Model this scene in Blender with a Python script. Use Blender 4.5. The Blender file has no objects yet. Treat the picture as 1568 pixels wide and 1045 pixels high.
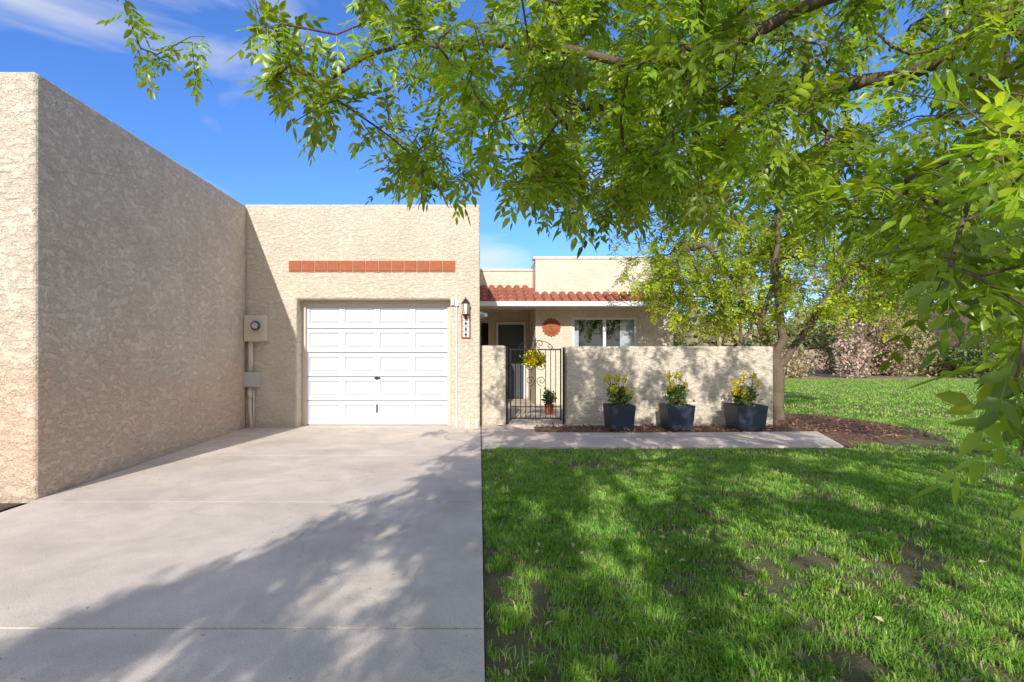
import bpy, math, numpy as np
from mathutils import Vector, Matrix
rng=np.random.default_rng(7)
S=bpy.context.scene
COL=S.collection

# ---------------- helpers ----------------
def link(o): COL.objects.link(o); return o
def group(name,loc=(0,0,0)):
    e=bpy.data.objects.new(name,None); e.location=loc; e.empty_display_size=.2
    return link(e)
def attach(o,p):
    if p is not None:
        o.parent=p; o.location=-Vector(p.location)
    return o
def mesh_obj(name,verts,faces,mat,parent=None,smooth=False,bevel=0,bseg=3):
    m=bpy.data.meshes.new(name); m.from_pydata([tuple(v) for v in verts],[],[tuple(f) for f in faces]); m.update()
    if mat: m.materials.append(mat)
    if smooth:
        m.polygons.foreach_set('use_smooth',[True]*len(m.polygons))
    o=link(bpy.data.objects.new(name,m)); attach(o,parent)
    if bevel:
        b=o.modifiers.new('bev','BEVEL'); b.width=bevel; b.segments=bseg; b.limit_method='ANGLE'; b.angle_limit=math.radians(40)
    return o
class MB:
    def __init__(s): s.v=[]; s.f=[]
    def add(s,v,f):
        n=len(s.v); s.v+= [tuple(map(float,a)) for a in v]; s.f+=[tuple(i+n for i in q) for q in f]
    def box(s,x0,x1,y0,y1,z0,z1):
        s.add([(x0,y0,z0),(x1,y0,z0),(x1,y1,z0),(x0,y1,z0),(x0,y0,z1),(x1,y0,z1),(x1,y1,z1),(x0,y1,z1)],
              [(0,3,2,1),(4,5,6,7),(0,1,5,4),(1,2,6,5),(2,3,7,6),(3,0,4,7)])
    def prism_xz(s,pts,y0,y1):
        n=len(pts)
        s.add([(x,y0,z) for x,z in pts]+[(x,y1,z) for x,z in pts],
              [tuple(range(n)),tuple(reversed(range(n,2*n)))]+[((i+1)%n,i,i+n,(i+1)%n+n) for i in range(n)])
    def prism_xy(s,pts,z0,z1):
        n=len(pts)
        s.add([(x,y,z0) for x,y in pts]+[(x,y,z1) for x,y in pts],
              [tuple(reversed(range(n))),tuple(range(n,2*n))]+[(i,(i+1)%n,(i+1)%n+n,i+n) for i in range(n)])
    def tube(s,pts,r,n=8,closed=False):
        pts=[Vector(p) for p in pts]; rs=r if hasattr(r,'__len__') else [r]*len(pts)
        rings=[]; ref=None
        for i,p in enumerate(pts):
            a=pts[max(i-1,0)]; b=pts[min(i+1,len(pts)-1)]
            t=(b-a).normalized()
            if ref is None: ref=Vector((0,1,0)) if abs(t.y)<.9 else Vector((1,0,0))
            u=(ref-t*ref.dot(t)).normalized(); ref=u; w=t.cross(u)
            rings.append([p+(u*math.cos(2*math.pi*k/n)+w*math.sin(2*math.pi*k/n))*rs[i] for k in range(n)])
        v=[q for rg in rings for q in rg]; f=[]
        for i in range(len(pts)-1):
            for k in range(n):
                k2=(k+1)%n; f.append((i*n+k,i*n+k2,(i+1)*n+k2,(i+1)*n+k))
        f.append(tuple(reversed(range(n)))); f.append(tuple((len(pts)-1)*n+k for k in range(n)))
        s.add(v,f)
    def disc_y(s,cx,cz,y0,y1,r,n=24):
        s.prism_xz([(cx+r*math.cos(2*math.pi*k/n),cz+r*math.sin(2*math.pi*k/n)) for k in range(n)],y0,y1)
    def obj(s,name,mat,parent=None,**k): return mesh_obj(name,s.v,s.f,mat,parent,**k)

def newmat(name):
    m=bpy.data.materials.new(name); m.use_nodes=True; nt=m.node_tree
    for n in list(nt.nodes): nt.nodes.remove(n)
    out=nt.nodes.new('ShaderNodeOutputMaterial'); return m,nt,out
def N(nt,t,**k):
    n=nt.nodes.new(t)
    for a,b in k.items(): setattr(n,a,b)
    return n
def noise(nt,vec,scale,detail=4,rough=.5,dist=0):
    n=N(nt,'ShaderNodeTexNoise'); n.inputs['Scale'].default_value=scale; n.inputs['Detail'].default_value=detail
    n.inputs['Roughness'].default_value=rough; n.inputs['Distortion'].default_value=dist
    nt.links.new(vec,n.inputs['Vector']); return n.outputs['Fac']
def ramp(nt,fac,stops):
    r=N(nt,'ShaderNodeValToRGB'); e=r.color_ramp.elements
    while len(e)<len(stops): e.new(.5)
    for i,(p,c) in enumerate(stops):
        e[i].position=p; e[i].color=(c,c,c,1) if not hasattr(c,'__len__') else (*c,1)
    nt.links.new(fac,r.inputs[0]); return r.outputs[0]
def mix(nt,a,b,fac,mode='MIX'):
    m=N(nt,'ShaderNodeMix',data_type='RGBA',blend_type=mode)
    for s,v in ((0,fac),(6,a),(7,b)):
        if hasattr(v,'is_linked') or hasattr(v,'links'): nt.links.new(v,m.inputs[s])
        else: m.inputs[s].default_value= v if s==0 else (*v,1)
    return m.outputs[2]
def math_(nt,op,a,b):
    m=N(nt,'ShaderNodeMath',operation=op)
    for i,v in enumerate((a,b)):
        if hasattr(v,'links'): nt.links.new(v,m.inputs[i])
        else: m.inputs[i].default_value=v
    return m.outputs[0]
def bump(nt,h,strength,dist,prev=None):
    b=N(nt,'ShaderNodeBump'); b.inputs['Strength'].default_value=strength; b.inputs['Distance'].default_value=dist
    nt.links.new(h,b.inputs['Height'])
    if prev: nt.links.new(prev,b.inputs['Normal'])
    return b.outputs[0]
def pos(nt): return N(nt,'ShaderNodeNewGeometry').outputs['Position']
def princ(nt,out,col,rough=.8,normal=None,metal=0,spec=.3):
    p=N(nt,'ShaderNodeBsdfPrincipled'); p.inputs['Roughness'].default_value=rough; p.inputs['Metallic'].default_value=metal
    p.inputs['Specular IOR Level'].default_value=spec
    if hasattr(col,'links'): nt.links.new(col,p.inputs['Base Color'])
    else: p.inputs['Base Color'].default_value=(*col,1)
    if normal: nt.links.new(normal,p.inputs['Normal'])
    nt.links.new(p.outputs[0],out.inputs[0]); return p
def simple(name,c,rough=.6,metal=0,var=.15,scale=15,bs=0.0,spec=.3):
    m,nt,out=newmat(name); P=pos(nt)
    n=noise(nt,P,scale,4,.6)
    col=mix(nt,tuple(x*(1-var) for x in c),tuple(min(1,x*(1+var)) for x in c),n)
    nm=bump(nt,noise(nt,P,scale*6,3),bs,.01) if bs else None
    princ(nt,out,col,rough,nm,metal,spec); return m

def stucco(name,c,strong=1.0,stain=False,cs=9):
    m,nt,out=newmat(name); P=pos(nt)
    mp=N(nt,'ShaderNodeMapping'); mp.inputs['Scale'].default_value=(1,1,1.7); nt.links.new(P,mp.inputs[0]); Q=mp.outputs[0]
    mid=noise(nt,P,2.2,6,.68)
    col=mix(nt,tuple(x*.87 for x in c),tuple(min(1,x*1.06) for x in c),ramp(nt,mid,[(.3,0),(.7,1)]))
    sep=N(nt,'ShaderNodeSeparateXYZ'); nt.links.new(P,sep.inputs[0])
    if stain:
        st=noise(nt,P,1.3,6,.72)
        sh=math_(nt,'ADD',math_(nt,'MULTIPLY',st,-2.6),math_(nt,'ADD',sep.outputs[2],.55))
        k=ramp(nt,sh,[(.0,.55),(.85,0)])
        col=mix(nt,col,(.80,.52,.34),k)
        col=mix(nt,col,(.88,.79,.68),ramp(nt,noise(nt,P,3.3,5,.75),[(.56,0),(.7,.3)]))
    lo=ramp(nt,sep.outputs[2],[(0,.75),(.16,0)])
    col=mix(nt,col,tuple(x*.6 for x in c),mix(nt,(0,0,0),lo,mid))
    n1=noise(nt,Q,cs,5,.63,.3)
    t=ramp(nt,n1,[(.36,0),(.5,.5),(.54,.78),(.72,1)])
    col=mix(nt,col,tuple(x*.70 for x in c),ramp(nt,n1,[(.34,.42*min(1,strong)),(.46,0)]))  # darkens trowel hollows in colour, painting shade the bump barely shows
    fine=noise(nt,P,70,3,.75)
    col=mix(nt,col,tuple(x*.64 for x in c),ramp(nt,fine,[(.52,0),(.70,.45)]))
    nm=bump(nt,t,.55*strong,.028); nm=bump(nt,fine,.7*strong,.012,nm)
    princ(nt,out,col,.92,nm,spec=.05); return m

M={}
M['stucco']=stucco('stucco_cream',(.76,.655,.515),1.25,cs=12)
M['stucco_shade']=stucco('stucco_rough',(.82,.695,.55),1.45,True,10)
M['stucco_house']=stucco('stucco_house',(.75,.65,.515),.7,cs=12)
M['trim']=simple('trim_cream',(.60,.52,.41),.7,var=.05)
M['white']=simple('white_paint',(.78,.78,.77),.45,var=.03,scale=3)
M['door_white']=simple('garage_door_white',(.60,.625,.68),.6,var=.02,scale=2)
M['seam']=simple('door_seam',(.22,.23,.25),.7)
M['terracotta']=simple('terracotta',(.38,.115,.05),.75,var=.35,scale=20,bs=.2)
M['grout']=simple('grout',(.50,.33,.24),.9)
M['rooftile']=simple('roof_tile_red',(.36,.12,.075),.75,var=.5,scale=5,bs=.3)
M['iron']=simple('black_iron',(.018,.016,.018),.45,metal=.3)
M['pot']=simple('planter_navy',(.028,.038,.056),.45,var=.25,scale=6)
M['soil']=simple('soil',(.05,.03,.02),.95,bs=.6)
M['metalbox']=simple('painted_metal',(.64,.56,.45),.5,var=.06)
M['greybox']=simple('grey_metal',(.50,.48,.46),.5,var=.06)
M['dark']=simple('dark_interior',(.03,.03,.035),.8)
M['curtain']=simple('curtain',(.75,.76,.78),.8,var=.05)
M['bronze']=simple('lantern_bronze',(.05,.035,.025),.4,metal=.5)
M['lampglass']=simple('lamp_glass',(.7,.68,.62),.15,spec=.6)
M['stormdoor']=simple('storm_door_dark',(.06,.065,.075),.35,spec=.5)
M['blockwall']=simple('block_wall',(.42,.29,.23),.9,var=.2,bs=.3)

m,nt,out=newmat('window_glass')
tr=N(nt,'ShaderNodeBsdfTransparent'); tr.inputs[0].default_value=(.8,.83,.85,1)
gl=N(nt,'ShaderNodeBsdfGlossy'); gl.inputs[1].default_value=.02
nn=bump(nt,noise(nt,pos(nt),1.2,2),.15,.05); nt.links.new(nn,gl.inputs['Normal'])
ms=N(nt,'ShaderNodeMixShader'); ms.inputs[0].default_value=.16
nt.links.new(tr.outputs[0],ms.inputs[1]); nt.links.new(gl.outputs[0],ms.inputs[2]); nt.links.new(ms.outputs[0],out.inputs[0]); M['glass']=m

def concrete(name,c):
    m,nt,out=newmat(name); P=pos(nt)
    b=noise(nt,P,1.3,9,.68,.3); d=noise(nt,P,110,3,.75); e=noise(nt,P,24,3,.7)
    col=mix(nt,tuple(x*.76 for x in c),tuple(min(1,x*1.06) for x in c),ramp(nt,b,[(.34,0),(.64,1)]))
    col=mix(nt,col,tuple(x*.58 for x in c),ramp(nt,d,[(.48,0),(.72,.7)]))
    col=mix(nt,col,(.16,.12,.10),ramp(nt,e,[(.67,0),(.73,.7)]))
    v=N(nt,'ShaderNodeTexVoronoi',feature='DISTANCE_TO_EDGE'); v.inputs['Scale'].default_value=.30
    wv=N(nt,'ShaderNodeVectorMath',operation='ADD'); nt.links.new(P,wv.inputs[0])
    nz=N(nt,'ShaderNodeTexNoise'); nz.inputs['Scale'].default_value=2.0; nz.inputs['Detail'].default_value=5
    nt.links.new(P,nz.inputs['Vector'])
    nt.links.new(nz.outputs['Color'],wv.inputs[1]); nt.links.new(wv.outputs[0],v.inputs['Vector'])
    col=mix(nt,col,tuple(x*.6 for x in c),ramp(nt,v.outputs[0],[(0,.4),(.004,0)]))
    nm=bump(nt,d,.4,.005); nm=bump(nt,b,.3,.02,nm)
    princ(nt,out,col,.9,nm,spec=.08); return m
M['concrete']=concrete('driveway_concrete',(.78,.665,.555))
M['walk']=concrete('walk_concrete',(.66,.55,.46))

def groundmat(name,c1,c2,sc,b=.6):
    m,nt,out=newmat(name); P=pos(nt)
    col=mix(nt,c1,c2,ramp(nt,noise(nt,P,sc,6,.7),[(.35,0),(.65,1)]))
    f=noise(nt,P,sc*12,4,.7)
    col=mix(nt,col,tuple(x*.5 for x in c1),ramp(nt,f,[(.5,0),(.8,.7)]))
    nm=bump(nt,f,b,.03); princ(nt,out,col,.95,nm,spec=.05); return m
M['lawn']=groundmat('lawn_soil',(.27,.215,.14),(.19,.21,.08),6,1.0)
M['mulch']=groundmat('mulch',(.34,.20,.145),(.22,.13,.09),9,1)
M['desert']=groundmat('desert_soil',(.36,.27,.20),(.29,.20,.15),.4)
M['gravel']=groundmat('gravel',(.32,.25,.2),(.2,.16,.13),20,1)
M['hill']=groundmat('distant_hill',(.23,.22,.26),(.20,.21,.26),.01,.1)

def leafmat(name,trans=.45,tcol=(1.6,1.5,.6),gloss=.06):
    m,nt,out=newmat(name)
    a=N(nt,'ShaderNodeAttribute',attribute_name='Col'); c=a.outputs['Color']
    c2=mix(nt,c,tcol,1.0,'MULTIPLY')
    p=N(nt,'ShaderNodeBsdfDiffuse'); nt.links.new(c,p.inputs[0])
    t=N(nt,'ShaderNodeBsdfTranslucent'); nt.links.new(c2,t.inputs[0])
    ms=N(nt,'ShaderNodeMixShader'); ms.inputs[0].default_value=trans
    nt.links.new(p.outputs[0],ms.inputs[1]); nt.links.new(t.outputs[0],ms.inputs[2]); o=ms.outputs[0]
    if gloss:
        gl=N(nt,'ShaderNodeBsdfGlossy'); gl.inputs[1].default_value=.4
        m2=N(nt,'ShaderNodeMixShader'); m2.inputs[0].default_value=gloss
        nt.links.new(o,m2.inputs[1]); nt.links.new(gl.outputs[0],m2.inputs[2]); o=m2.outputs[0]
    nt.links.new(o,out.inputs[0])
    return m
M['leaf']=leafmat('ash_leaf',.5,(1.6,1.5,.7),.05)
M['leaf2']=leafmat('tree_leaf',.45,(1.4,1.35,.7),0)
M['grass']=leafmat('grass_blade',.35,(1.2,1.2,.7),0)
M['petal']=leafmat('petal_and_leaf',.3,(1.2,1.2,.8),0)
m,nt,out=newmat('bark'); P=pos(nt)
mp=N(nt,'ShaderNodeMapping'); mp.inputs['Scale'].default_value=(1,1,.25); nt.links.new(P,mp.inputs[0])
bn=noise(nt,mp.outputs[0],30,5,.7)
princ(nt,out,mix(nt,(.07,.05,.035),(.25,.19,.135),bn),.9,bump(nt,bn,.7,.02),spec=.05); M['bark']=m

# fast numpy mesh
def np_mesh(name,V,face_pat,nper,cols,mat,parent=None,smooth=False):
    n=len(V); me=bpy.data.meshes.new(name)
    me.vertices.add(n*nper); me.vertices.foreach_set('co',V.reshape(-1).astype(np.float32))
    loops=np.concatenate([np.array(f) for f in face_pat]); tot=np.array([len(f) for f in face_pat])
    L=(loops[None]+np.arange(n)[:,None]*nper).reshape(-1)
    T=np.tile(tot,n); st=np.concatenate([[0],np.cumsum(T)[:-1]])
    me.loops.add(len(L)); me.loops.foreach_set('vertex_index',L.astype(np.int32))
    me.polygons.add(len(T)); me.polygons.foreach_set('loop_start',st.astype(np.int32)); me.polygons.foreach_set('loop_total',T.astype(np.int32))
    if smooth: me.polygons.foreach_set('use_smooth',np.ones(len(T),bool))
    me.update(calc_edges=True)
    at=me.color_attributes.new('Col','FLOAT_COLOR','POINT')
    C=np.ones((n,nper,4),np.float32); C[:,:,:3]=cols[:,None,:]
    at.data.foreach_set('color',C.reshape(-1))
    me.materials.append(mat)
    o=link(bpy.data.objects.new(name,me)); attach(o,parent); return o
def nrm(a): return a/np.maximum(np.linalg.norm(a,axis=-1,keepdims=True),1e-9)
def vnoise(x,y,s,seed):
    r=np.random.default_rng(seed); G=r.random((256,256)); x=x*s+40;y=y*s+40
    i=np.floor(x).astype(int);j=np.floor(y).astype(int);fx=x-i;fy=y-j;fx=fx*fx*(3-2*fx);fy=fy*fy*(3-2*fy)
    i%=255;j%=255
    return (G[i,j]*(1-fx)+G[i+1,j]*fx)*(1-fy)+(G[i,j+1]*(1-fx)+G[i+1,j+1]*fx)*fy

# ---------------- tree growth ----------------
def grow(limbs,attr,step=.18,jit=.03,curve=.45):
    Pn=[];par=[]
    def nearest(p):
        A=np.array(Pn); d=((A-p)**2).sum(1); return int(d.argmin())
    for l in limbs:
        l=[np.array(p,float) for p in l]
        if not Pn: Pn.append(l[0]); par.append(-1); cur=0
        else: cur=nearest(l[0])
        pts=[Pn[cur]]+l[1:]
        for i in range(len(pts)-1):
            p0=pts[max(i-1,0)];p1=pts[i];p2=pts[i+1];p3=pts[min(i+2,len(pts)-1)]
            n=max(2,int(np.linalg.norm(p2-p1)/step))
            for k in range(1,n+1):
                t=k/n
                q=.5*((2*p1)+(-p0+p2)*t+(2*p0-5*p1+4*p2-p3)*t*t+(-p0+3*p1-3*p2+p3)*t**3)
                q=q+rng.normal(0,jit,3)*(k<n)
                Pn.append(q);par.append(cur);cur=len(Pn)-1
    base=np.array(Pn); n0=len(Pn)
    d=np.sqrt(((attr[:,None]-base[None])**2).sum(2)).min(1); order=np.argsort(d)
    buf=np.zeros((n0+len(attr)*40,3)); buf[:n0]=base; cnt=n0
    tips=[]
    for ai in order:
        p=attr[ai]; dd=((buf[:cnt]-p)**2).sum(1); j=int(dd.argmin()); dist=math.sqrt(dd[j])
        if dist<.03: tips.append(j); continue
        pj=par[j]; pd=(buf[j]-buf[pj]) if pj>=0 else np.array([0,0,1.])
        pd=pd/max(np.linalg.norm(pd),1e-6)
        c=buf[j]+pd*dist*curve+np.array([0,0,.08*dist]); n=max(2,min(30,int(dist/step)+1)); cur=j; p0=buf[j].copy()
        for k in range(1,n+1):
            t=k/n; q=(1-t)**2*p0+2*t*(1-t)*c+t*t*p
            if k<n: q=q+rng.normal(0,jit*.6,3)
            buf[cnt]=q; par.append(cur); cur=cnt; cnt+=1
        tips.append(cur)
    return buf[:cnt].copy(),np.array(par),np.array(tips),n0
def tree(name,limbs,attr,mat_leaf,base_col,nleaf,leaflen,leafwid,r0=.0035,pw=.5,rmin=.002,detail=True,rachis=.15,droop=.35,loc=None,step=.18,jit=.03,spread=.35,rcap=.2,pairs=3,colvar=.25,lscale=None):
    P,par,tips,n0=grow(limbs,attr,step,jit)
    n=len(P); w=np.zeros(n)
    for t in tips: w[t]+=1
    for i in range(n-1,0,-1):
        if w[i]==0: w[i]=1
        w[par[i]]+=w[i]
    r=np.minimum(np.maximum(r0*w**pw,rmin),rcap)
    g=group(name,loc if loc is not None else tuple(P[0]))
    idx=np.arange(1,n); a=P[par[idx]]; b=P[idx]; ra=np.minimum(r[par[idx]],r[idx]*1.35); rb=r[idx]
    d=nrm(b-a); ref=np.where(np.abs(d[:,2:3])<.9,np.array([[0,0,1.]]),np.array([[1.,0,0]]))
    u=nrm(np.cross(d,ref)); v=np.cross(d,u); b=b+d*rb[:,None]*.4
    K=7; V=np.zeros((len(idx),2*K,3))
    for k in range(K):
        c=u*math.cos(2*math.pi*k/K)+v*math.sin(2*math.pi*k/K)
        V[:,k]=a+c*ra[:,None]; V[:,K+k]=b+c*rb[:,None]
    pat=[(k,(k+1)%K,K+(k+1)%K,K+k) for k in range(K)]+[tuple(range(K,2*K))]
    np_mesh('branches',V,pat,2*K,np.ones((len(idx),3))*.2,M['bark'],g,True)
    tp=np.repeat(tips,nleaf); m=len(tp)
    back=rng.random(m)**1.3*spread
    q=par[tp]; dirv=P[tp]-P[q]
    ln=np.linalg.norm(dirv,axis=1,keepdims=True); td=dirv/np.maximum(ln,1e-6)
    base=P[tp].copy(); remaining=back.copy(); cur=tp.copy()
    for _ in range(6):
        pr=par[cur]; pr=np.where(pr<0,cur,pr); seg=P[cur]-P[pr]; L=np.linalg.norm(seg,axis=1)+1e-6
        f=np.clip(remaining/L,0,1); act=remaining>0
        base=np.where(act[:,None],P[cur]-seg*f[:,None],base)
        remaining=remaining-L; cur=np.where(remaining>0,pr,cur)
    D=nrm(td*.6+rng.normal(0,.65,(m,3))+np.array([0,0,-droop]))
    up=nrm(rng.normal(0,.35,(m,3))+np.array([0,-.25,1.])); Sd=nrm(np.cross(D,up)); Nn=np.cross(Sd,D)
    rl=rachis*(.7+.6*rng.random(m)); sz=(.6+.65*rng.random(m))
    if lscale is not None:
        ls=lscale(base); rl=rl*ls; sz=sz*ls
    tipcol=1+colvar*rng.normal(0,1,(len(tips),1)); tipcol=np.repeat(tipcol,nleaf,0)
    yel=rng.random((m,1))*.5
    lc=np.array(base_col)[None]*np.clip(tipcol,.5,1.7)*(1+.15*rng.normal(0,1,(m,1)))
    lc=lc*(1+yel*np.array([[1.0,.25,0]])); lc=np.clip(lc,.004,.7)
    Vs=[];Cs=[]
    specs=[(1.0,0,1.1)]
    for k in range(pairs):
        t=.3+.6*k/max(pairs-1,1)*.95
        specs+= [(t,1,.85+.15*(k>0)),(t,-1,.85+.15*(k>0))]
    for (t,sd,sc) in specs:
        o=base+D*(rl*t)[:,None]+np.array([0,0,-1.])*(rl*t*t*.25)[:,None]
        ang=.0 if sd==0 else 1.0
        dd=nrm(D*math.cos(ang)+Sd*sd*math.sin(ang)+rng.normal(0,.14,(m,3))+np.array([0,0,-.22]))
        ss=nrm(np.cross(dd,Nn+rng.normal(0,.25,(m,3)))); nn_=np.cross(ss,dd)
        L=(leaflen*sc*sz*(.85+.3*rng.random(m)))[:,None]; W=(leafwid*sc*sz)[:,None]*.5
        if detail:
            cdn=-nn_*W*.28
            drp=np.array([[0,0,-1.]])
            vv=np.stack([o,o+dd*L*.3-ss*W*.95,o+dd*L*.3+cdn,o+dd*L*.3+ss*W*.95,
                o+dd*L*.68-ss*W*.72+drp*L*.04,o+dd*L*.68+cdn+drp*L*.04,o+dd*L*.68+ss*W*.72+drp*L*.04,o+dd*L+drp*L*.12],1)
        else:
            vv=np.stack([o,o+dd*L*.45-ss*W+nn_*W*.3,o+dd*L,o+dd*L*.45+ss*W+nn_*W*.3],1)
        Vs.append(vv); Cs.append(np.clip(lc*(1+.08*rng.normal(0,1,(m,1))),.004,.7))
    V=np.concatenate(Vs); C=np.concatenate(Cs)
    if detail: pat=[(0,1,2),(0,2,3),(1,4,5,2),(2,5,6,3),(4,7,5),(5,7,6)]
    else: pat=[(0,1,2),(0,2,3)]
    np_mesh('foliage',V,pat,V.shape[1],C,mat_leaf,g,False)
    if detail:
        e=base+D*rl[:,None]+np.array([0,0,-1.])*(rl*.25)[:,None]
        mid=base+D*(rl*.5)[:,None]+np.array([0,0,-1.])*(rl*.06)[:,None]
        w_=Sd*.0010
        V=np.stack([base-w_,base+w_,mid-w_,mid+w_,e-w_,e+w_],1)
        np_mesh('leaf_stems',V,[(0,1,3,2),(2,3,5,4)],6,lc*1.2,mat_leaf,g)
    return g,len(tips)

SUN=np.array([.17,1,-.52])
# ---------- near ash tree -------------
bx=np.array([100,200,260,340,370,400,450,520,560,600,700,760,830,900,960,1050,1150,1250,1320,1360,1450,1568,1700,4000])
by=np.array([0,10,50,70,100,150,185,205,230,290,290,270,330,360,345,330,310,330,350,480,540,560,560,560])
def screen(p): return 734+784*p[:,0]/np.maximum(p[:,1],.05), 544-784*(p[:,2]-1.2)/np.maximum(p[:,1],.05)
def vis_ok(p):
    sx,sy=screen(p)
    lim=np.interp(sx,bx,by)
    infront=p[:,1]>.35
    return (~infront)|((sy<lim)&(sx>150))
def edge_x(gy): return np.interp(gy,[-5,1.2,1.8,2.3,3.8,6.9,8.6],[-3.3,-2.6,-2.2,-1.85,-1.15,-.15,.1])
def shade_prob(p):
    n=len(p); t=p[:,2]/.52; gx=p[:,0]+.17*t; gy=p[:,1]+t
    pr=np.ones(n)
    tf=(8.5-p[:,1]); xf=p[:,0]+.17*tf; zf=p[:,2]-.52*tf
    hitf=(zf>0)&(xf<.1); pr[hitf&(zf<3.8)]=.0
    hp=(zf>0)&(zf<1.36)&(xf>=.1)&(xf<5.3); pr[hp]=np.where((xf[hp]>4)|((xf[hp]>1.4)&(xf[hp]<2.6)),.7,.12)
    hh=(zf>=1.36)&(xf>=.1); pr[hh]=.10
    hh2=(zf>=1.36)&(xf>=4.2); pr[hh2]=.5
    g=(zf<=0)
    pr[g&(gx<edge_x(gy))]=0.0
    pth=g&(gy>6.7)&(gx>0); pr[pth]=np.where(gx[pth]>3.6,.5,.3)
    return pr
def gaps(p,th=.40):
    t=p[:,2]/.52; gx=p[:,0]+.17*t; gy=p[:,1]+t
    v=.45*vnoise(gx,gy*.8,1.5,31)+.55*vnoise(gx,gy,3.8,32)
    return np.clip((v-th)*12,0.01,1)
def sample(n,lo,hi,fn):
    out=[];lo=np.array(lo);hi=np.array(hi);c=0;it=0
    while c<n and it<400:
        it+=1
        p=lo+(hi-lo)*rng.random((4000,3)); p=p[fn(p)]; out.append(p); c+=len(p)
    return np.concatenate(out)[:n]
def f_vis(p):
    sx,sy=screen(p)
    thin=np.interp(sx,[1000,1250,1500],[1,.6,.35])
    return vis_ok(p)&(sy>-120)&(sx<1750)&(rng.random(len(p))<(shade_prob(p)*1.0+ .25*(p[:,0]>.3))*thin*np.clip(gaps(p,.36)+.25,0,1))&(p[:,0]<4.5)
A1=sample(980,(-1.9,1.9,1.6),(4.4,4.1,4.4),f_vis)
def f_back(p):
    c=(p-np.array([2.6,-1.2,3.7]))/np.array([5.4,5.0,1.9])
    return ((c**2).sum(1)<1)&vis_ok(p)&(rng.random(len(p))<shade_prob(p)*np.interp(p[:,0],[2,6],[1,.6])*gaps(p,.46))&(p[:,2]>2.2)
A2=sample(680,(-3,-6.5,2.2),(8,2.0,5.4),f_back)
def f_left(p):
    t=p[:,2]/.52; gx=p[:,0]+.17*t; gy=p[:,1]+t; e=edge_x(gy)
    return vis_ok(p)&(gy<6.9)&(gx>e)&(gx<e+2.2+(5-gy)*.25)&(gy>.8)&(p[:,1]<1.2)&((p[:,1]<.2)|(p[:,2]>2.8))&(rng.random(len(p))<gaps(p,.40))
A6=sample(440,(-5,-5.0,2.2),(1.5,1.2,3.6),f_left)
def f_close(p):
    sx,sy=screen(p); lim=np.interp(sx,[1320,1370,1480,1568,1700],[250,540,590,600,600])
    return (sx>1340)&(sx<1700)&(sy<lim)&(sy>120)
A3=sample(26,(.8,1.05,1.1),(2.2,1.8,2.4),f_close)
A4=np.array([(-1.72,2.6,2.76),(-1.55,2.65,2.82),(-1.5,2.7,2.68),(-1.42,2.65,2.85)])
A5=np.array([(1.08,1.02,1.0),(1.12,1.04,1.1),(1.06,1.0,1.2)])
limbs=[[(4.2,.2,-.05),(4.15,.25,1.2),(4.0,.4,2.0)],
 [(4.0,.4,2.0),(3.4,1.5,2.6),(2.7,2.4,2.9),(2.3,2.8,2.72),(1.68,3.1,2.78),(.68,3.2,2.75),(-.36,3.0,2.5)],
 [(3.4,1.5,2.6),(2.4,1.9,2.95),(1.25,2.3,2.65),(.78,2.5,2.62),(-.31,2.6,2.8),(-.94,2.6,2.5)],
 [(3.4,1.5,2.6),(2.5,1.6,2.4),(1.8,1.65,2.0),(1.4,1.45,1.68),(1.15,1.25,1.42)],
 [(4.0,.4,2.0),(4.1,-.5,3.2),(3.6,-1.8,4.2),(2.5,-3.5,4.6),(1,-5,4.6)],
 [(4.1,-.5,3.2),(2.5,-.9,3.9),(.8,-1.6,3.9),(-1,-2.5,3.6),(-2.6,-3.6,3.3)],
 [(.8,-1.6,3.9),(-1.0,-.2,3.6),(-1.6,1.8,3.05),(-1.65,2.4,2.85)],
 [(4,.4,2),(5,1.5,3),(5.6,2.8,3.6),(5.8,3.9,3.7)],
 [(4.1,-.5,3.2),(4.6,-.8,4.6),(5.5,-2.4,5.0)]]
attr=np.concatenate([A1,A2,A6,A3,A4,A5])
g,nt_=tree('ash_tree',limbs,attr,M['leaf'],(.215,.36,.022),9,.050,.022,r0=.0018,pw=.5,rmin=.0014,jit=.02,rcap=.17,rachis=.125,spread=.38,colvar=.28,
  lscale=lambda b: np.where((b[:,1]<1.9)&(b[:,1]>.3),1.15,np.where(b[:,1]<=.3,1.3,1.0)))
print('ash tips',nt_,len(A1),len(A2),len(A6))

# ---------- second tree ----------
def ell(c,r,n,lo=-1,inner=.0):
    p=rng.normal(0,1,(n*3,3)); p=nrm(p)*(inner+(1-inner)*rng.random((n*3,1)))**(1/2.2)
    p=p[p[:,2]>lo][:n]; return np.array(c)+p*np.array(r)
B=np.concatenate([ell((5.9,9.9,3.7),(3.3,2.6,2.3),700,-.85),ell((3.9,9.6,2.6),(1.2,1.0,1.0),90),ell((8.2,10.2,3.0),(1.5,1.4,1.3),120)])
B=B[(B[:,2]>1.75)]
tree('shade_tree',[[(5.72,9.8,-.05),(5.7,9.8,.5),(5.68,9.8,.95)],
 [(5.68,9.8,.95),(5.35,9.7,1.7),(4.8,9.6,2.6),(4.1,9.5,3.4)],
 [(5.68,9.8,.95),(5.85,9.95,1.9),(5.8,10.1,3.2),(6.0,10.2,4.8)],
 [(5.68,9.8,.95),(6.2,9.8,1.6),(6.9,9.9,2.5),(7.9,9.9,3.3)],
 [(5.35,9.7,1.7),(5.3,9.2,2.6),(5.1,8.7,3.6)]],B,M['leaf2'],(.27,.395,.035),8,.078,.038,r0=.0042,pw=.5,rmin=.0035,detail=False,spread=.5,step=.25,rcap=.13,pairs=3,rachis=.2,colvar=.3)
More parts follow.
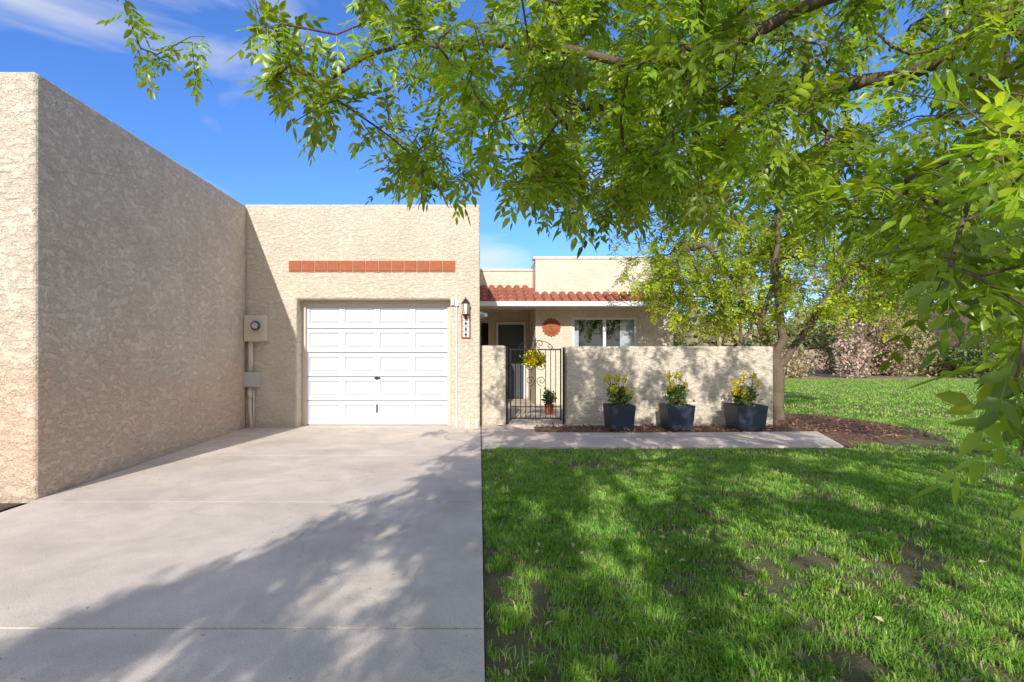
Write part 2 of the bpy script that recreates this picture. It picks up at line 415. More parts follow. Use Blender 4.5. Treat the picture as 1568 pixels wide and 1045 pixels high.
# ---------- background trees ----------
def bgtree(x,y,h,r,col,n,name='background_tree'):
    a=ell((x,y,h*.60),(r,r,h*.40),n)
    tree(name,[[(x,y,-.05),(x+.1,y,h*.15)],[(x+.1,y,h*.15),(x-r*.3,y,h*.4),(x-r*.5,y,h*.7)],[(x+.1,y,h*.15),(x+r*.3,y+.3,h*.45),(x+r*.4,y,h*.75)],[(x+.1,y,h*.15),(x+.1,y,h*.5),(x,y,h*.85)]],
      a,M['leaf2'],col,7,.20,.10,r0=.011,pw=.42,rmin=.010,detail=False,spread=.9,step=.5,jit=.08,rcap=.12,pairs=2,rachis=.4)
bgtree(14.5,28.5,9.5,4.0,(.40,.45,.10),260)
bgtree(22,29,10,4.2,(.38,.42,.13),220)
bgtree(9.5,31,7,3.2,(.24,.32,.10),180)
bgtree(31,38,9,5,(.30,.31,.16),180)

# ---------- shrubs mass ----------
def leafmass(name,blobs,n_per,size,mat,parent=None):
    Vs=[];Cs=[]
    for (c,r,col,dens) in blobs:
        n=int(n_per*dens); p=nrm(rng.normal(0,1,(n,3)))*(.45+.55*rng.random((n,1))**.5)
        lump=1+.22*np.sin(p[:,0:1]*5+c[0])*np.cos(p[:,1:2]*6+c[1])+.15*np.sin(p[:,2:3]*9)
        p=p*lump*np.array(r)+np.array(c); p=p[p[:,2]>0]; n=len(p)
        d=nrm(rng.normal(0,1,(n,3))+np.array([0,0,.4])); s=nrm(np.cross(d,rng.normal(0,1,(n,3))))
        L=size*(.6+.8*rng.random((n,1))); W=L*.32
        Vs.append(np.stack([p,p+d*L*.5-s*W,p+d*L,p+d*L*.5+s*W],1))
        Cs.append(np.clip(np.array(col)*(1+.3*rng.normal(0,1,(n,1))),.01,.8))
    return np_mesh(name,np.concatenate(Vs),[(0,1,2),(0,2,3)],4,np.concatenate(Cs),mat,parent)
blobs=[];cols=[(.48,.34,.26),(.52,.41,.30),(.30,.31,.14),(.38,.35,.19),(.18,.23,.09),(.58,.44,.37),(.13,.19,.07)]
for i in range(40):
    y=27.0+rng.random()*8; x=4+rng.random()*32
    r=.7+rng.random()*1.2; h=.5+rng.random()**1.5*2.0*(1+(y-27)/12)
    blobs.append(((x,y,h*.6),(r,r*.8,h),cols[rng.integers(len(cols))],r*h*.6))
leafmass('shrubs',blobs,1500,.17,M['petal'])
blobs=[]
for i in range(60):
    y=48+rng.random()*12; x=-30+rng.random()*120; h=1.5+rng.random()*2.8
    blobs.append(((x,y,h*.5),(3+rng.random()*2,2,h),cols[(2,3,4)[rng.integers(3)]],2))
leafmass('distant_tree_line',blobs,500,.7,M['petal'])

# ---------------- ground ----------------
mesh_obj('ground',[(-600,-300,-.06),(600,-300,-.06),(600,900,-.06),(-600,900,-.06)],[(0,1,2,3)],M['desert'])
mesh_obj('lawn',[(.025,-8,-.03),(34,-8,-.03),(34,25,-.03),(12,26.5,-.03),(5.2,26.5,-.03),(5.2,9.6,-.03),(.025,6.9,-.03)],[(0,1,2,3,4,5,6)],M['lawn'])
g=group('driveway',(-1.8,4,0))
ys=[-6,.3,2.26,4.2,6.15,8.84]
for i in range(len(ys)-1):
    b=MB(); yb=ys[i+1]-((.016 if i==1 else .010) if i<4 else 0)
    b.prism_xy([(-3.66,ys[i]),(.02,ys[i]),(.02,yb),(-3.66-(.22 if i==4 else 0),yb)] if i<3 else [(-3.68-.2*(ys[i]-4.2)/4.6,ys[i]),(.02,ys[i]),(.02,yb),(-3.68-.2*(yb-4.2)/4.6,yb)],-.15,0)
    b.obj('slab_%d'%i,M['concrete'],g)
b=MB(); b.box(-3.8,.0,-6,8.8,-.14,-.03); b.obj('joint_fill',M['soil'],g)
g=group('sidewalk',(2.5,7.4,0))
b=MB(); b.prism_xy([(.035,6.72),(2.35,6.74),(2.35,7.95),(.9,8.0),(.55,8.75),(.035,8.75)],-.12,.0)
b.obj('slab_1',M['walk'],g,bevel=.006)
b=MB(); b.prism_xy([(2.362,6.74),(4.85,6.82),(5.35,8.1),(2.362,7.95)],-.12,.0); b.obj('slab_2',M['walk'],g,bevel=.006)
b=MB(); b.prism_xy([(.3,8.78),(1.6,8.78),(5.0,9.12),(5.0,12.38),(1.35,12.38),(1.35,14.1),(.02,14.1),(.02,9.05)],-.12,.004); b.obj('patio_floor',M['walk'],g)
mesh_obj('mulch_bed',[(.93,8.02,-.02),(5.38,8.12,-.02),(4.9,6.8,-.02),(5.6,7.0,-.02),(6.6,7.9,-.02),(7.4,9.2,-.02),(7.0,10.6,-.02),(5.2,11,-.02),(5.1,9.0,-.02),(.93,8.85,-.02)],[(0,1,8,9),(1,2,3),(1,3,4),(1,4,5,8),(5,6,7,8)],M['mulch'])
mesh_obj('gravel_strip',[(-9,-6,-.03),(-3.67,-6,-.03),(-3.67,4.4,-.03),(-9,4.4,-.03)],[(0,1,2,3)],M['gravel'])
mesh_obj('hills',[(x,700,-1+ (28+14*math.sin(x*.012)+9*math.sin(x*.031+1)+5*math.sin(x*.08))*(k)) for x in range(-900,1500,20) for k in (0,1)],
  [(2*i,2*i+2,2*i+3,2*i+1) for i in range(119)],M['hill'])
n=2600; p=np.stack([.95+6.2*rng.random(n),8.0+.85*rng.random(n),np.full(n,-.01)],1)
ex=rng.random(n)<.35; p[ex,0]=5.3+1.7*rng.random(ex.sum()); p[ex,1]=7.4+2.8*rng.random(ex.sum())
p=p[(p[:,0]<5.1)|(p[:,0]+.3<p[:,1]*.5+3.3)]; n=len(p)
d=nrm(rng.normal(0,1,(n,3))*np.array([1,1,.35])); s=nrm(np.cross(d,rng.normal(0,.3,(n,3))+np.array([0,0,1]))); L=.03+.04*rng.random((n,1))
np_mesh('mulch_chips',np.stack([p,p+d*L*.2+s*L*.3,p+d*L,p+d*L*.6-s*L*.3],1)+np.array([0,0,.012]),[(0,1,2,3)],4,np.clip(np.array([.34,.20,.14])*(1+.4*rng.normal(0,1,(n,1))),.02,.6),M['petal'])

# ---------------- grass ----------------
def lawn_ok(x,y):
    ok=(x>.03)
    ok&=~((y>6.68)&(y<9.3)&(x<5.0+(y-6.7)*.35))
    ok&=~((y>6.75)&(x>4.9)&(((x-5.9)/1.35)**2+((y-9.0)/2.1)**2<1))
    ok&=~((y>8.7)&(x<5.25))
    return ok
def blades(n,y0,y1,h,w,xm=1.25,xa=.8):
    y=y0+(y1-y0)*rng.random(n*2); x=.03+rng.random(n*2)*(y1*xm+xa); k=(x<y*xm+xa); x=x[k][:n];y=y[k][:n]
    dn=.30*vnoise(x,y,1.3,1)+.3*vnoise(x,y,4,2)+.40*vnoise(x,y,13,5)
    edge=np.clip(1-(x-.03)/.18,0,1)*(y<6.7)*vnoise(x,y,3,21)
    bare=np.exp(-(((x-.2)/.2)**2+((y-2.1)/.38)**2))*.26+edge*.28+.16*np.exp(-((y-6.6)/.2)**2)*vnoise(x,y,2,40)+.10*np.clip((y<4)*(4-y),0,1.5)*vnoise(x,y,2.1,44)
    keep=(rng.random(len(x))<np.clip((dn-.21-bare)*4.0,.0,1))&lawn_ok(x,y); x=x[keep];y=y[keep];dn=dn[keep];n=len(x)
    tuft=vnoise(x,y,7,3)
    H=h*(.4+.5*rng.random(n)+1.0*tuft**2*rng.random(n))[:,None]; W=w*(.6+.7*rng.random(n))[:,None]
    a=vnoise(x,y,5,12)*9+rng.normal(0,1.3,n); lean=(.2+.9*rng.random(n)**1.1)[:,None]
    ld=np.stack([np.cos(a),np.sin(a),0*a],1); a2=a+1.57+rng.normal(0,.5,n); sd=np.stack([np.cos(a2),np.sin(a2),0*a],1)
    p=np.stack([x,y,np.full(n,-.03)],1); up=np.array([[0,0,1.]])
    m=p+up*H*.6+ld*H*lean*.35; t=p+up*H*(1-.35*lean)+ld*H*lean
    V=np.stack([p-sd*W*.5,p+sd*W*.5,m+sd*W*.42,m-sd*W*.42,t],1)
    c1=np.array([.15,.37,.05]);c2=np.array([.42,.62,.12]);q=np.clip(.35*vnoise(x,y,1.1,8)+.35*vnoise(x,y,6,9)+.4*rng.random(n)-.05,0,1)[:,None]
    C=c1*(1-q)+c2*q; dry=(rng.random(n)<.06+.22*(dn<.40))[:,None]; C=np.where(dry,np.array([[.58,.50,.30]]),C)
    return V,C*(1+.15*rng.normal(0,1,(n,1)))
parts=[blades(105000,1.2,3.4,.047,.0046),blades(125000,3.4,6.0,.046,.0068),blades(100000,6.0,10,.046,.010),blades(110000,10,26.3,.055,.026)]
# coarse tufts
nt3=230; ty=1.6+4.6*rng.random(nt3)**1.3; tx=.08+rng.random(nt3)*(ty*1.15); kb=46
x=np.repeat(tx,kb)+rng.normal(0,.018,nt3*kb); y=np.repeat(ty,kb)+rng.normal(0,.018,nt3*kb); k=lawn_ok(x,y); th=np.repeat(.6+.7*rng.random(nt3),kb)[k]; tq=np.repeat(rng.random(nt3),kb)[k]
x=x[k];y=y[k];n=len(x); H=(.075*th*(.5+.7*rng.random(n)))[:,None]; W=(.0052*(.7+.6*rng.random(n)))[:,None]; a=rng.random(n)*6.283; lean=(.4+.8*rng.random(n))[:,None]
ld=np.stack([np.cos(a),np.sin(a),0*a],1); sd=np.stack([-np.sin(a),np.cos(a),0*a],1); p=np.stack([x,y,np.full(n,-.03)],1); up=np.array([[0,0,1.]])
m_=p+up*H*.7+ld*H*lean*.4; t_=p+up*H*(1-.4*lean)+ld*H*lean
parts.append((np.stack([p-sd*W*.5,p+sd*W*.5,m_+sd*W*.45,m_-sd*W*.45,t_],1),(np.array([.22,.45,.05])*(1-tq[:,None])+np.array([.50,.66,.14])*tq[:,None])*(1+.15*rng.normal(0,1,(n,1)))))
V=np.concatenate([a for a,b in parts]);C=np.clip(np.concatenate([b for a,b in parts]),.01,.8)
np_mesh('grass',V,[(0,1,2,3),(3,2,4)],5,C,M['grass'])
n=480; y=1.6+7*rng.random(n)**1.2; x=.1+rng.random(n)*(y*1.15); k=lawn_ok(x,y); x=x[k];y=y[k];n=len(x)
p=np.stack([x,y,.006+.02*rng.random(n)],1); d=nrm(rng.normal(0,1,(n,3))*np.array([1,1,.3])); s=nrm(np.cross(d,np.array([[0,0,1.]])+rng.normal(0,.3,(n,3)))); L=(.02+.03*rng.random((n,1)))
V=np.stack([p,p+d*L*.4-s*L*.25+np.array([0,0,.006]),p+d*L,p+d*L*.4+s*L*.25+np.array([0,0,.006])],1)
np_mesh('fallen_leaves',V,[(0,1,2),(0,2,3)],4,np.clip(np.array([.50,.40,.26])*(1+.25*rng.normal(0,1,(n,1))),.05,.8),M['petal'])

# ---------------- neighbour building at left ----------------
g=group('neighbor_stucco_building',(-6,6,0))
v=[(-3.69,4.26,-.06),(-3.865,8.495,-.06),(-10,8.495,-.06),(-10,4.26,-.06),(-3.69,4.26,3.575),(-3.865,8.495,3.69),(-10,8.495,3.69),(-10,4.26,3.575)]
mesh_obj('walls',v,[(0,3,2,1),(4,5,6,7),(0,1,5,4),(1,2,6,5),(2,3,7,6),(3,0,4,7)],M['stucco_shade'],g,bevel=.045,bseg=4)

# ---------------- house ----------------
H=group('stucco_house',(1,11,0))
b=MB(); b.prism_xz([(-3.90,-.06),(-3.03,-.06),(-3.03,2.135),(-.478,2.135),(-.478,-.06),(.01,-.06),(.01,3.71),(-3.90,3.71)],8.5,8.9)
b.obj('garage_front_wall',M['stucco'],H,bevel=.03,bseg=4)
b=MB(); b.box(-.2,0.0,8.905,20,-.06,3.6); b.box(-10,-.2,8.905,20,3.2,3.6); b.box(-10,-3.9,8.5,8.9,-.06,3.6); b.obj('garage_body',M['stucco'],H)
b=MB(); b.box(-3.027,-2.965,8.74,8.80,0,2.13); b.box(-.545,-.481,8.74,8.80,0,2.13); b.box(-2.965,-.545,8.74,8.80,2.07,2.13); b.obj('garage_door_trim',M['trim'],H,bevel=.004)
x0,x1=-2.965,-.545; rows=5; rh=2.07/rows
b=MB(); cw=(x1-x0)/4; ip=MB()
yf=8.79
for i in range(rows):
    z0=.012+i*rh; z1=z0+rh-.012
    px=[x0]
    for j in range(4):
        a=x0+cw*j+.045; c=x0+cw*(j+1)-.045; za=z0+.065; zc=z1-.065
        b.box(px[-1],a,yf,yf+.04,z0,z1); px.append(c)
        b.box(a,c,yf,yf+.04,z0,za); b.box(a,c,yf,yf+.04,zc,z1)
        def rr(d,yy): return [(a+d,yy,za+d),(c-d,yy,za+d),(c-d,yy,zc-d),(a+d,yy,zc-d)]
        vs=rr(0,yf)+rr(.020,yf+.028)+rr(.024,yf+.028)+rr(.052,yf+.006)
        fs=[]
        for r_ in range(3):
            for k in range(4): fs.append((r_*4+k,r_*4+(k+1)%4,r_*4+4+(k+1)%4,r_*4+4+k))
        fs.append((12,13,14,15)); ip.add(vs,fs)
    b.box(px[-1],x1,yf,yf+.04,z0,z1)
b.obj('garage_door_sections',M['door_white'],H)
ip.obj('garage_door_panels',M['door_white'],H)
b=MB(); b.box(x0,x1,8.835,8.85,0,2.07); b.obj('garage_door_backing',M['seam'],H)
b=MB(); b.box(-1.80,-1.70,8.765,8.785,.80,.825); b.box(-1.775,-1.745,8.755,8.79,.79,.835); b.box(-1.765,-1.745,8.76,8.785,.22,.36); b.obj('garage_door_handle',M['iron'],H,bevel=.004)
b=MB(); X0,X1=-3.16,-.40; b.box(X0,X1,8.485,8.505,2.585,2.775); b.obj('tile_band_grout',M['grout'],H)
b=MB(); nt2=13; tw=(X1-X0)/nt2
for i in range(nt2): b.box(X0+i*tw+.007,X0+(i+1)*tw-.007,8.470,8.49,2.597,2.763)
b.obj('tile_band',M['terracotta'],H,bevel=.004)
b=MB(); b.tube([(-.375,8.48,.0),(-.375,8.48,2.2)],.012); b.box(-.405,-.345,8.45,8.49,2.02,2.1); b.box(-.47,-.42,8.44,8.5,2.03,2.14); b.obj('conduit',M['white'],H)
b=MB(); b.box(-.22,-.16,8.47,8.5,.0,.1); b.box(-.06,-.02,8.46,8.5,.0,.12); b.obj('hose_bib_box',M['white'],H)

YW=12.4
b=MB(); wx0,wx1,wz0,wz1=2.26,3.82,1.0,2.12
b.box(1.36,wx0,YW,YW+.2,-.06,3.52); b.box(wx1,4.7,YW,YW+.2,-.06,3.52); b.box(wx0,wx1,YW,YW+.2,-.06,wz0); b.box(wx0,wx1,YW,YW+.2,wz1,3.52)
b.box(4.5,4.7,YW+.2,20,-.06,3.52); b.box(1.36,1.56,YW+.2,14.2,-.06,3.52); b.box(1.56,4.5,YW+.2,20,3.2,3.4)
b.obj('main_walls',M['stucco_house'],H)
b=MB(); b.box(1.3,4.74,YW-.02,YW+.26,3.521,3.60); b.obj('parapet_cap',M['stucco_house'],H,bevel=.025)
b=MB(); b.box(.003,1.36,13.0,13.25,2.6,3.33); b.box(.003,1.36,12.98,13.3,3.331,3.40); b.obj('entry_parapet',M['stucco_house'],H,bevel=.02)
b=MB(); dx0,dx1=.46,1.29
b.box(.003,.05,14.2,14.4,0,2.6); b.box(.25,dx0,14.2,14.4,0,2.6); b.box(dx1,1.36,14.2,14.4,0,2.6); b.box(dx0,dx1,14.2,14.4,2.12,2.6); b.box(.05,.25,14.2,14.4,0,1.1); b.box(.05,.25,14.2,14.4,2.1,2.6)
b.box(.003,1.36,11.8,14.2,2.40,2.44)
b.obj('entry_walls',M['stucco_house'],H)
b=MB(); b.box(.05,.25,14.3,14.32,1.1,2.1); b.obj('entry_sidelight',M['dark'],H)
b=MB(); b.box(dx0,dx0+.06,14.15,14.25,0,2.12); b.box(dx1-.06,dx1,14.15,14.25,0,2.12); b.box(dx0+.06,dx1-.06,14.15,14.25,2.05,2.12); b.obj('door_frame',M['white'],H)
b=MB(); b.box(dx0+.06,dx1-.06,14.2,14.25,0,2.05); b.obj('front_door',M['stormdoor'],H)
b=MB(); 
for (a,c) in ((dx0+.075,dx0+.125),(dx1-.125,dx1-.075)): b.box(a,c,14.17,14.2,.02,2.03)
b.box(dx0+.125,dx1-.125,14.17,14.2,.02,.22); b.box(dx0+.125,dx1-.125,14.17,14.2,1.93,2.03); b.obj('storm_door_frame',M['stormdoor'],H,bevel=.004)
b=MB(); t=.05
b.box(wx0,wx1,YW+.03,YW+.10,wz0,wz0+t); b.box(wx0,wx1,YW+.03,YW+.10,wz1-t,wz1); b.box(wx0,wx0+t,YW+.03,YW+.10,wz0+t,wz1-t); b.box(wx1-t,wx1,YW+.03,YW+.10,wz0+t,wz1-t)
b.box((wx0+wx1)/2-.035,(wx0+wx1)/2+.035,YW+.025,YW+.10,wz0+t,wz1-t); b.obj('window_frame',M['white'],H,bevel=.004)
mesh_obj('window_glass',[(wx0+t,YW+.07,wz0+t),(wx1-t,YW+.07,wz0+t),(wx1-t,YW+.07,wz1-t),(wx0+t,YW+.07,wz1-t)],[(0,1,2,3)],M['glass'],H)
b=MB(); b.box(wx0-.3,wx1+.3,15,15.1,0,3); b.box(wx0-.3,wx1+.3,YW+.3,15,.0,.05); b.box(wx0-.3,wx1+.3,YW+.3,15,2.9,2.95);b.box(wx0-.35,wx0-.3,YW+.25,15,0,3); b.box(wx1+.3,wx1+.35,YW+.25,15,0,3); b.obj('room_interior',M['dark'],H)
def curtain(xa,xb):
    n=40; vs=[];
    for i in range(n+1):
        x=xa+(xb-xa)*i/n; y=YW+.19+.02*math.sin(i*1.4)
        vs+=[(x,y,wz0),(x,y,wz1)]
    return vs,[(2*i,2*i+2,2*i+3,2*i+1) for i in range(n)]
b=MB(); b.add(*curtain(wx0+.03,wx0+.18)); b.add(*curtain(wx1-.36,wx1-.03)); b.obj('curtains',M['curtain'],H,smooth=True)
ey,ez,sl=11.72,2.44,.40
def roofz(y): return ez+(y-ey)*sl
b=MB()
b.add([(0.003,ey,ez-.03),(4.3,ey,ez-.03),(4.3,12.399,roofz(12.399)-.03),(1.36,12.399,roofz(12.399)-.03),(1.36,12.99,roofz(12.99)-.03),(.003,12.99,roofz(12.99)-.03)],[(0,1,2,3),(0,3,4,5)])
b.obj('roof_deck',M['rooftile'],H)
b=MB(); b.box(1.36,4.3,11.8,12.399,2.38,2.40); b.box(4.28,4.3,11.8,12.399,2.40,2.6); b.obj('soffit',M['stucco_house'],H)
b=MB()
pitch=.21; x=.1
while x<4.28:
    yend=12.98 if x<1.3 else 12.39
    y=ey-.05
    while y<yend:
        y2=min(y+.34,yend); n=8; vs=[];fs=[]
        for (yy,lift,rr_) in ((y,.035,.083),(y2,.012,.068)):
            for i in range(n+1):
                a=math.pi*i/n; vs.append((x-rr_*math.cos(a),yy,roofz(yy)-.03+lift+rr_*.85*math.sin(a)))
        for i in range(n): fs.append((i,i+1,n+2+i,n+1+i))
        vs+= [(x,y,roofz(y)-.02)]
        for i in range(n): fs.append((i+1,i,len(vs)-1))
        b.add(vs,fs); y+=.30
    x+=pitch
b.obj('roof_tiles',M['rooftile'],H,smooth=False)
b=MB(); b.box(.003,4.33,11.60,11.72,2.315,2.425); b.obj('gutter',M['white'],H,bevel=.015)
b=MB(); b.box(.003,4.3,11.721,11.80,2.28,2.40); b.obj('fascia',M['trim'],H)
b=MB(); b.box(.012,.07,9.6,9.72,1.9,2.02); b.tube([(.05,9.6,1.95),(.12,9.5,1.95)],.04,12); b.obj('porch_light',M['white'],H)
g=group('sun_face_plaque',(1.74,YW-.03,1.88))
b=MB(); cx,cz=1.74,1.88
pts=[]
for k in range(48):
    r=.205 if k%3 else .235
    a=2*math.pi*k/48; pts.append((cx+r*math.cos(a),cz+r*math.sin(a)))
b.prism_xz(pts,YW-.035,YW-.002); b.obj('ray_disc',M['terracotta'],g,bevel=.008)
b=MB()
for (r,y) in ((.16,.055),(.12,.08)):
    b.disc_y(cx,cz,YW-y,YW-.03,r,28)
b.box(cx-.014,cx+.014,YW-.115,YW-.07,cz-.03,cz+.04); b.box(cx-.045,cx+.045,YW-.1,YW-.07,cz-.065,cz-.05)
b.disc_y(cx-.045,cz+.04,YW-.1,YW-.07,.018,10); b.disc_y(cx+.045,cz+.04,YW-.1,YW-.07,.018,10)
b.obj('face',M['terracotta'],g,bevel=.01)
g=group('address_plaque',(-.225,8.48,1.68)) 
b=MB(); b.box(-.30,-.145,8.475,8.497,1.48,1.88); b.obj('frame',M['terracotta'],g,bevel=.006)
b=MB()
for i in range(4): b.box(-.275,-.17,8.465,8.476,1.505+i*.09,1.585+i*.09)
b.obj('tiles',M['white'],g,bevel=.004)
b=MB()
for i in range(4):
    z=1.515+i*.09; b.box(-.235,-.21,8.460,8.466,z,z+.06); b.box(-.25,-.195,8.460,8.4655,z+.024,z+.036)
b.obj('digits',M['pot'],g)
g=group('wall_lantern',(-.225,8.4,2.0))
b=MB(); b.disc_y(-.225,2.07,8.47,8.499,.05,16); b.tube([(-.225,8.48,2.07),(-.225,8.42,2.12),(-.225,8.38,2.11)],.01)
def ringz(b,cx,cy,prof,n=6,rot=.0):
    vs=[];fs=[]
    for r,z in prof: vs+=[(cx+r*math.cos(2*math.pi*k/n+rot),cy+r*math.sin(2*math.pi*k/n+rot),z) for k in range(n)]
    for i in range(len(prof)-1):
        for k in range(n): fs.append((i*n+k,i*n+(k+1)%n,(i+1)*n+(k+1)%n,(i+1)*n+k))
    fs.append(tuple(range(n))); fs.append(tuple((len(prof)-1)*n+k for k in range(n))); b.add(vs,fs)
ringz(b,-.225,8.38,[(.075,2.05),(.06,2.075),(.02,2.12),(.008,2.15)])
ringz(b,-.225,8.38,[(.02,1.83),(.05,1.86),(.052,1.875)])
for k in range(6):
    a=2*math.pi*k/6; b.tube([(-.225+.05*math.cos(a),8.38+.05*math.sin(a),1.87),(-.225+.066*math.cos(a),8.38+.066*math.sin(a),2.055)],.005,5)
b.obj('frame',M['bronze'],g)
b=MB(); ringz(b,-.225,8.38,[(.043,1.876),(.058,2.048)]); b.obj('glass',M['lampglass'],g)
g=group('electric_meter_box',(-3.7,8.45,1))
b=MB(); b.box(-3.85,-3.49,8.36,8.498,1.43,1.86); b.obj('cabinet',M['metalbox'],g,bevel=.012)
b=MB(); b.box(-3.87,-3.62,8.38,8.498,.68,.93); b.obj('lower_cabinet',M['greybox'],g,bevel=.01)
b=MB(); b.disc_y(-3.62,1.68,8.30,8.36,.095,28); b.obj('meter_collar',M['greybox'],g,bevel=.008)
b=MB(); b.disc_y(-3.62,1.68,8.25,8.30,.078,28); b.obj('meter_glass',M['stormdoor'],g,bevel=.02)
b=MB(); b.disc_y(-3.62,1.68,8.244,8.249,.05,20); b.obj('meter_dial',M['greybox'],g)
b=MB(); b.tube([(-3.77,8.44,1.43),(-3.77,8.44,.93)],.04,12); b.tube([(-3.78,8.44,.68),(-3.78,8.44,.3),(-3.76,8.44,.1),(-3.76,8.44,-.02)],.03,12); b.tube([(-3.72,8.44,.68),(-3.72,8.44,0)],.015,8); b.tube([(-3.78,8.44,.5),(-3.78,8.44,.62)],.042,12)
b.obj('conduits',M['metalbox'],g,smooth=True)

g=group('patio_wall',(2.5,8.9,0))
b=MB(); b.box(.013,.455,8.78,8.98,-.06,1.37); b.obj('wall_left_of_gate',M['stucco'],g,bevel=.04,bseg=4)
b=MB(); b.box(1.50,5.12,8.9,9.1,-.06,1.36); b.obj('wall_front',M['stucco'],g,bevel=.04,bseg=4)
b=MB(); b.box(4.93,5.12,9.101,12.39,-.06,1.35); b.obj('wall_return',M['stucco'],g,bevel=.03,bseg=4)
g=group('iron_gate',(.97,8.88,0)); b=MB()
def bar(p,q,r=.009): b.tube([p,q],r,6)
gy=8.88
def sq(xa,xb,za,zb,w=.022): b.box(xa,xb,gy-w/2,gy+w/2,za,zb)
sq(.465,.497,0,1.34,.034); sq(1.445,1.475,0,1.34,.034)
sq(.53,.552,.07,1.32); sq(1.40,1.422,.07,1.32)
sq(.552,1.40,.10,.12); sq(.552,1.40,.30,.318); sq(.552,1.40,1.29,1.312)
for i in range(1,10):
    x=.541+.87*i/10
    if i in (4,5,6): bar((x,gy,.12),(x,gy,.62 if i!=5 else 1.3),.007)
    else: bar((x,gy,.12),(x,gy,1.29),.007)
def scroll(cx,cz,r,s,t0,turns=1.4,sy=1):
    pts=[]
    for k in range(26):
        t=k/25; a=t0+s*turns*2*math.pi*t; rr=r*(1-.8*t)
        pts.append((cx+rr*math.cos(a),gy-.012,cz+sy*rr*math.sin(a)))
    b.tube(pts,.006,6)
xc=.976
for sgn in (1,-1):
    scroll(xc+sgn*.10,1.02,.10,sgn,math.pi/2*(1+0)+0,1.4)
    scroll(xc+sgn*.10,.76,.09,-sgn,-math.pi/2,1.4)
    scroll(xc+sgn*.075,1.40,.075,-sgn,-math.pi/2,1.3)
    scroll(xc+sgn*.24,1.35,.05,sgn,-math.pi/2,1.3)
b.tube([(xc+.30*math.cos(a),gy,1.31+.15*math.sin(a)) for a in np.linspace(0,math.pi,20)],.006,6)
b.tube([(xc,gy,1.3),(xc,gy,1.50)],.007,6)
b.obj('gate_bars',M['iron'],g)
g=group('flower_wreath',(.93,8.8,1.14))
leafmass('blooms',[((.93,8.80,1.16),(.17,.06,.11),(.75,.55,.02),.16),((.87,8.79,1.10),(.12,.05,.07),(.78,.60,.03),.1),((1.0,8.8,1.1),(.12,.05,.09),(.62,.5,.05),.1)],3000,.04,M['petal'],g)
leafmass('greens',[((.93,8.81,1.13),(.2,.06,.13),(.10,.16,.04),.15)],3000,.05,M['petal'],g)
for i,(cx,w) in enumerate([(2.28,.215),(3.22,.22),(4.34,.245)]):
    cy=8.36; g=group('planter' if i==0 else 'planter.%03d'%i,(cx,cy,0)); hgt=.40; w0=w*.86
    vs=[]
    for (ww,z) in ((w0,0),(w,hgt),(w-.03,hgt),(w-.035,hgt-.05)):
        vs+=[(cx-ww,cy-ww,z),(cx+ww,cy-ww,z),(cx+ww,cy+ww,z),(cx-ww,cy+ww,z)]
    fs=[(3,2,1,0)]
    for a in range(3):
        for k in range(4): fs.append((a*4+k,a*4+(k+1)%4,a*4+4+(k+1)%4,a*4+4+k))
    mesh_obj('pot',vs,fs,M['pot'],g,bevel=.008)
    q=w-.034; mesh_obj('soil',[(cx-q,cy-q,hgt-.045),(cx+q,cy-q,hgt-.045),(cx+q,cy+q,hgt-.045),(cx-q,cy+q,hgt-.045)],[(0,1,2,3)],M['soil'],g)
    Vb=MB(); bl=[];gr=[]
    for k in range(15):
        a=rng.random()*6.28; l=.08+.14*rng.random(); hh=.18+.34*rng.random()
        tip=(cx+l*math.cos(a),cy+l*math.sin(a),hgt-.04+hh)
        Vb.tube([(cx+.05*math.cos(a),cy+.05*math.sin(a),hgt-.05),(cx+l*.6*math.cos(a),cy+l*.6*math.sin(a),hgt+hh*.5),tip],.004,5)
        if k%3!=2: bl.append((tip,(.04,.04,.06),(.78,.62,.05),.03))
        gr.append(((tip[0]*.6+cx*.4,tip[1]*.6+cy*.4,hgt+hh*.45),(.07,.07,.09),(.16,.22,.06),.022))
    gr.append(((cx,cy,hgt+.05),(w*.8,w*.8,.11),(.18,.24,.07),.10))
    Vb.obj('stems',M['bark'],g); leafmass('flowers',bl,1500,.038,M['petal'],g); leafmass('leaves',gr,1500,.055,M['petal'],g)
g=group('potted_plant',(1.42,10.4,0)); b=MB(); ringz(b,1.42,10.4,[(.07,0),(.10,.2),(.11,.21)],16); b.obj('pot',M['terracotta'],g)
leafmass('leaves',[((1.42,10.4,.34),(.12,.12,.15),(.12,.2,.06),.2)],1500,.06,M['petal'],g)

g=group('neighbor_house',(31,30,0))
b=MB(); b.box(28.6,40,27.5,36,-.06,4.4); b.obj('walls',M['blockwall'],g,bevel=.05)
b=MB(); b.box(28.3,40.3,27.0,27.9,4.4,4.9); b.obj('roof_edge',M['rooftile'],g,bevel=.1)
b=MB(); b.box(29.2,30.5,27.46,27.5,.9,2.3); b.obj('window',M['stormdoor'],g)
b=MB(); b.box(28.5,28.65,26.8,26.95,-.06,4.4); b.obj('porch_post',M['white'],g)
b=MB(); b.box(5,60,44,44.2,-.06,1.7); b.obj('block_wall',M['blockwall'])

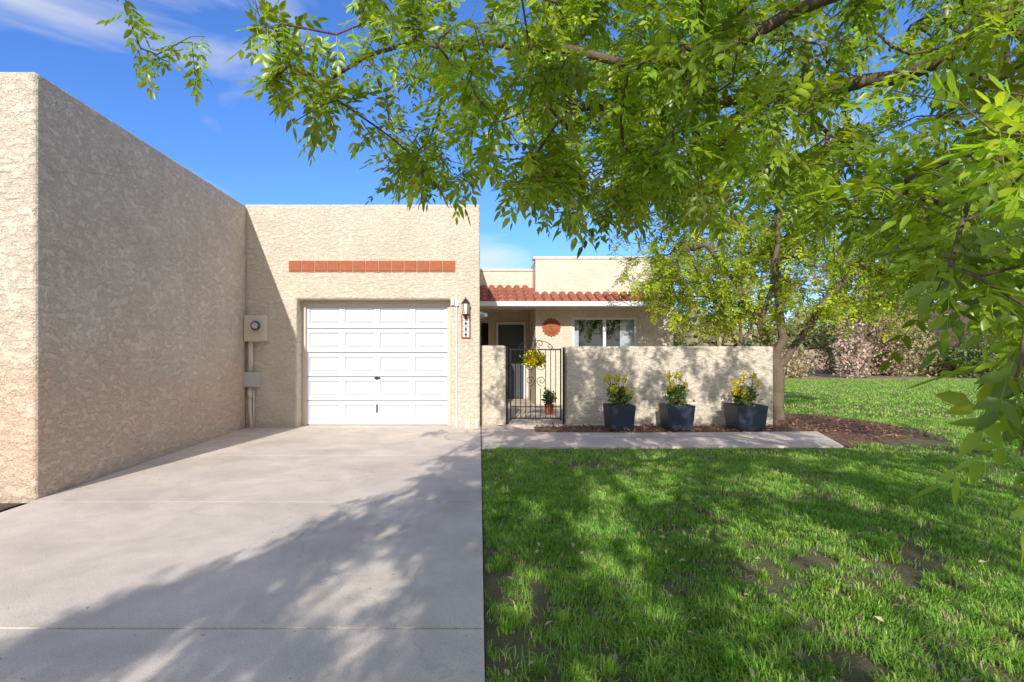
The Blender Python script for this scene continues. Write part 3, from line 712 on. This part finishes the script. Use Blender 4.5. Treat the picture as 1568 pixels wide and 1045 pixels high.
# ---------------- light/world/camera ----------------
sun=bpy.data.lights.new('sun','SUN'); sun.energy=4.8; sun.angle=math.radians(.5); sun.color=(1,.965,.90)
so=link(bpy.data.objects.new('sun',sun)); so.rotation_euler=Vector(SUN).to_track_quat('-Z','Y').to_euler(); so.location=(-3,-20,12)
w=bpy.data.worlds.new('World'); S.world=w; w.use_nodes=True; nt=w.node_tree
bg=nt.nodes['Background']; bg.inputs[1].default_value=.15
sky=N(nt,'ShaderNodeTexSky',sky_type='NISHITA'); sky.sun_disc=False; sky.sun_elevation=math.atan(.52/math.hypot(.17,1)); sky.sun_rotation=math.atan2(-.17,-1)%(2*math.pi)
sky.air_density=1.0; sky.dust_density=.3; sky.ozone_density=3.0
tc=N(nt,'ShaderNodeTexCoord'); G=tc.outputs['Generated']
mp=N(nt,'ShaderNodeMapping'); mp.inputs['Scale'].default_value=(1.0,1.0,2.4); mp.inputs['Rotation'].default_value=(0,.5,.4); mp.inputs['Location'].default_value=(.3,.1,.2)
nt.links.new(G,mp.inputs[0])
nz=noise(nt,mp.outputs[0],2.8,6,.5,.5)
def bank(d,lo,hi):
    v=N(nt,'ShaderNodeVectorMath',operation='DOT_PRODUCT'); nt.links.new(G,v.inputs[0]); v.inputs[1].default_value=Vector(d).normalized()
    return ramp(nt,v.outputs['Value'],[(lo,0),(hi,1)])
b1=math_(nt,'MULTIPLY',bank((-.80,1,.50),.90,.995),.13)
sepw=N(nt,'ShaderNodeSeparateXYZ'); nt.links.new(G,sepw.inputs[0])
b2=ramp(nt,math_(nt,'MULTIPLY',sepw.outputs[1],-1),[(.0,0),(.5,.28)])  # extra unseen cloud behind the camera, added to fill the shade
cl=ramp(nt,math_(nt,'ADD',nz,math_(nt,'ADD',b1,b2)),[(.55,0),(.82,.9)])
skyc=mix(nt,sky.outputs[0],(.66,1.02,1.62),1.0,'MULTIPLY')
nt.links.new(mix(nt,skyc,(6.8,6.6,6.3),cl),bg.inputs[0])
cam=bpy.data.cameras.new('camera'); cam.lens=18; cam.sensor_width=36; cam.shift_x=50/1568; cam.shift_y=22/1568; cam.clip_start=.05; cam.clip_end=3000
co=link(bpy.data.objects.new('camera',cam)); co.location=(0,0,1.2); co.rotation_euler=(math.pi/2,0,0); S.camera=co
S.view_settings.view_transform='Standard'; S.view_settings.look='None'; S.view_settings.exposure=0
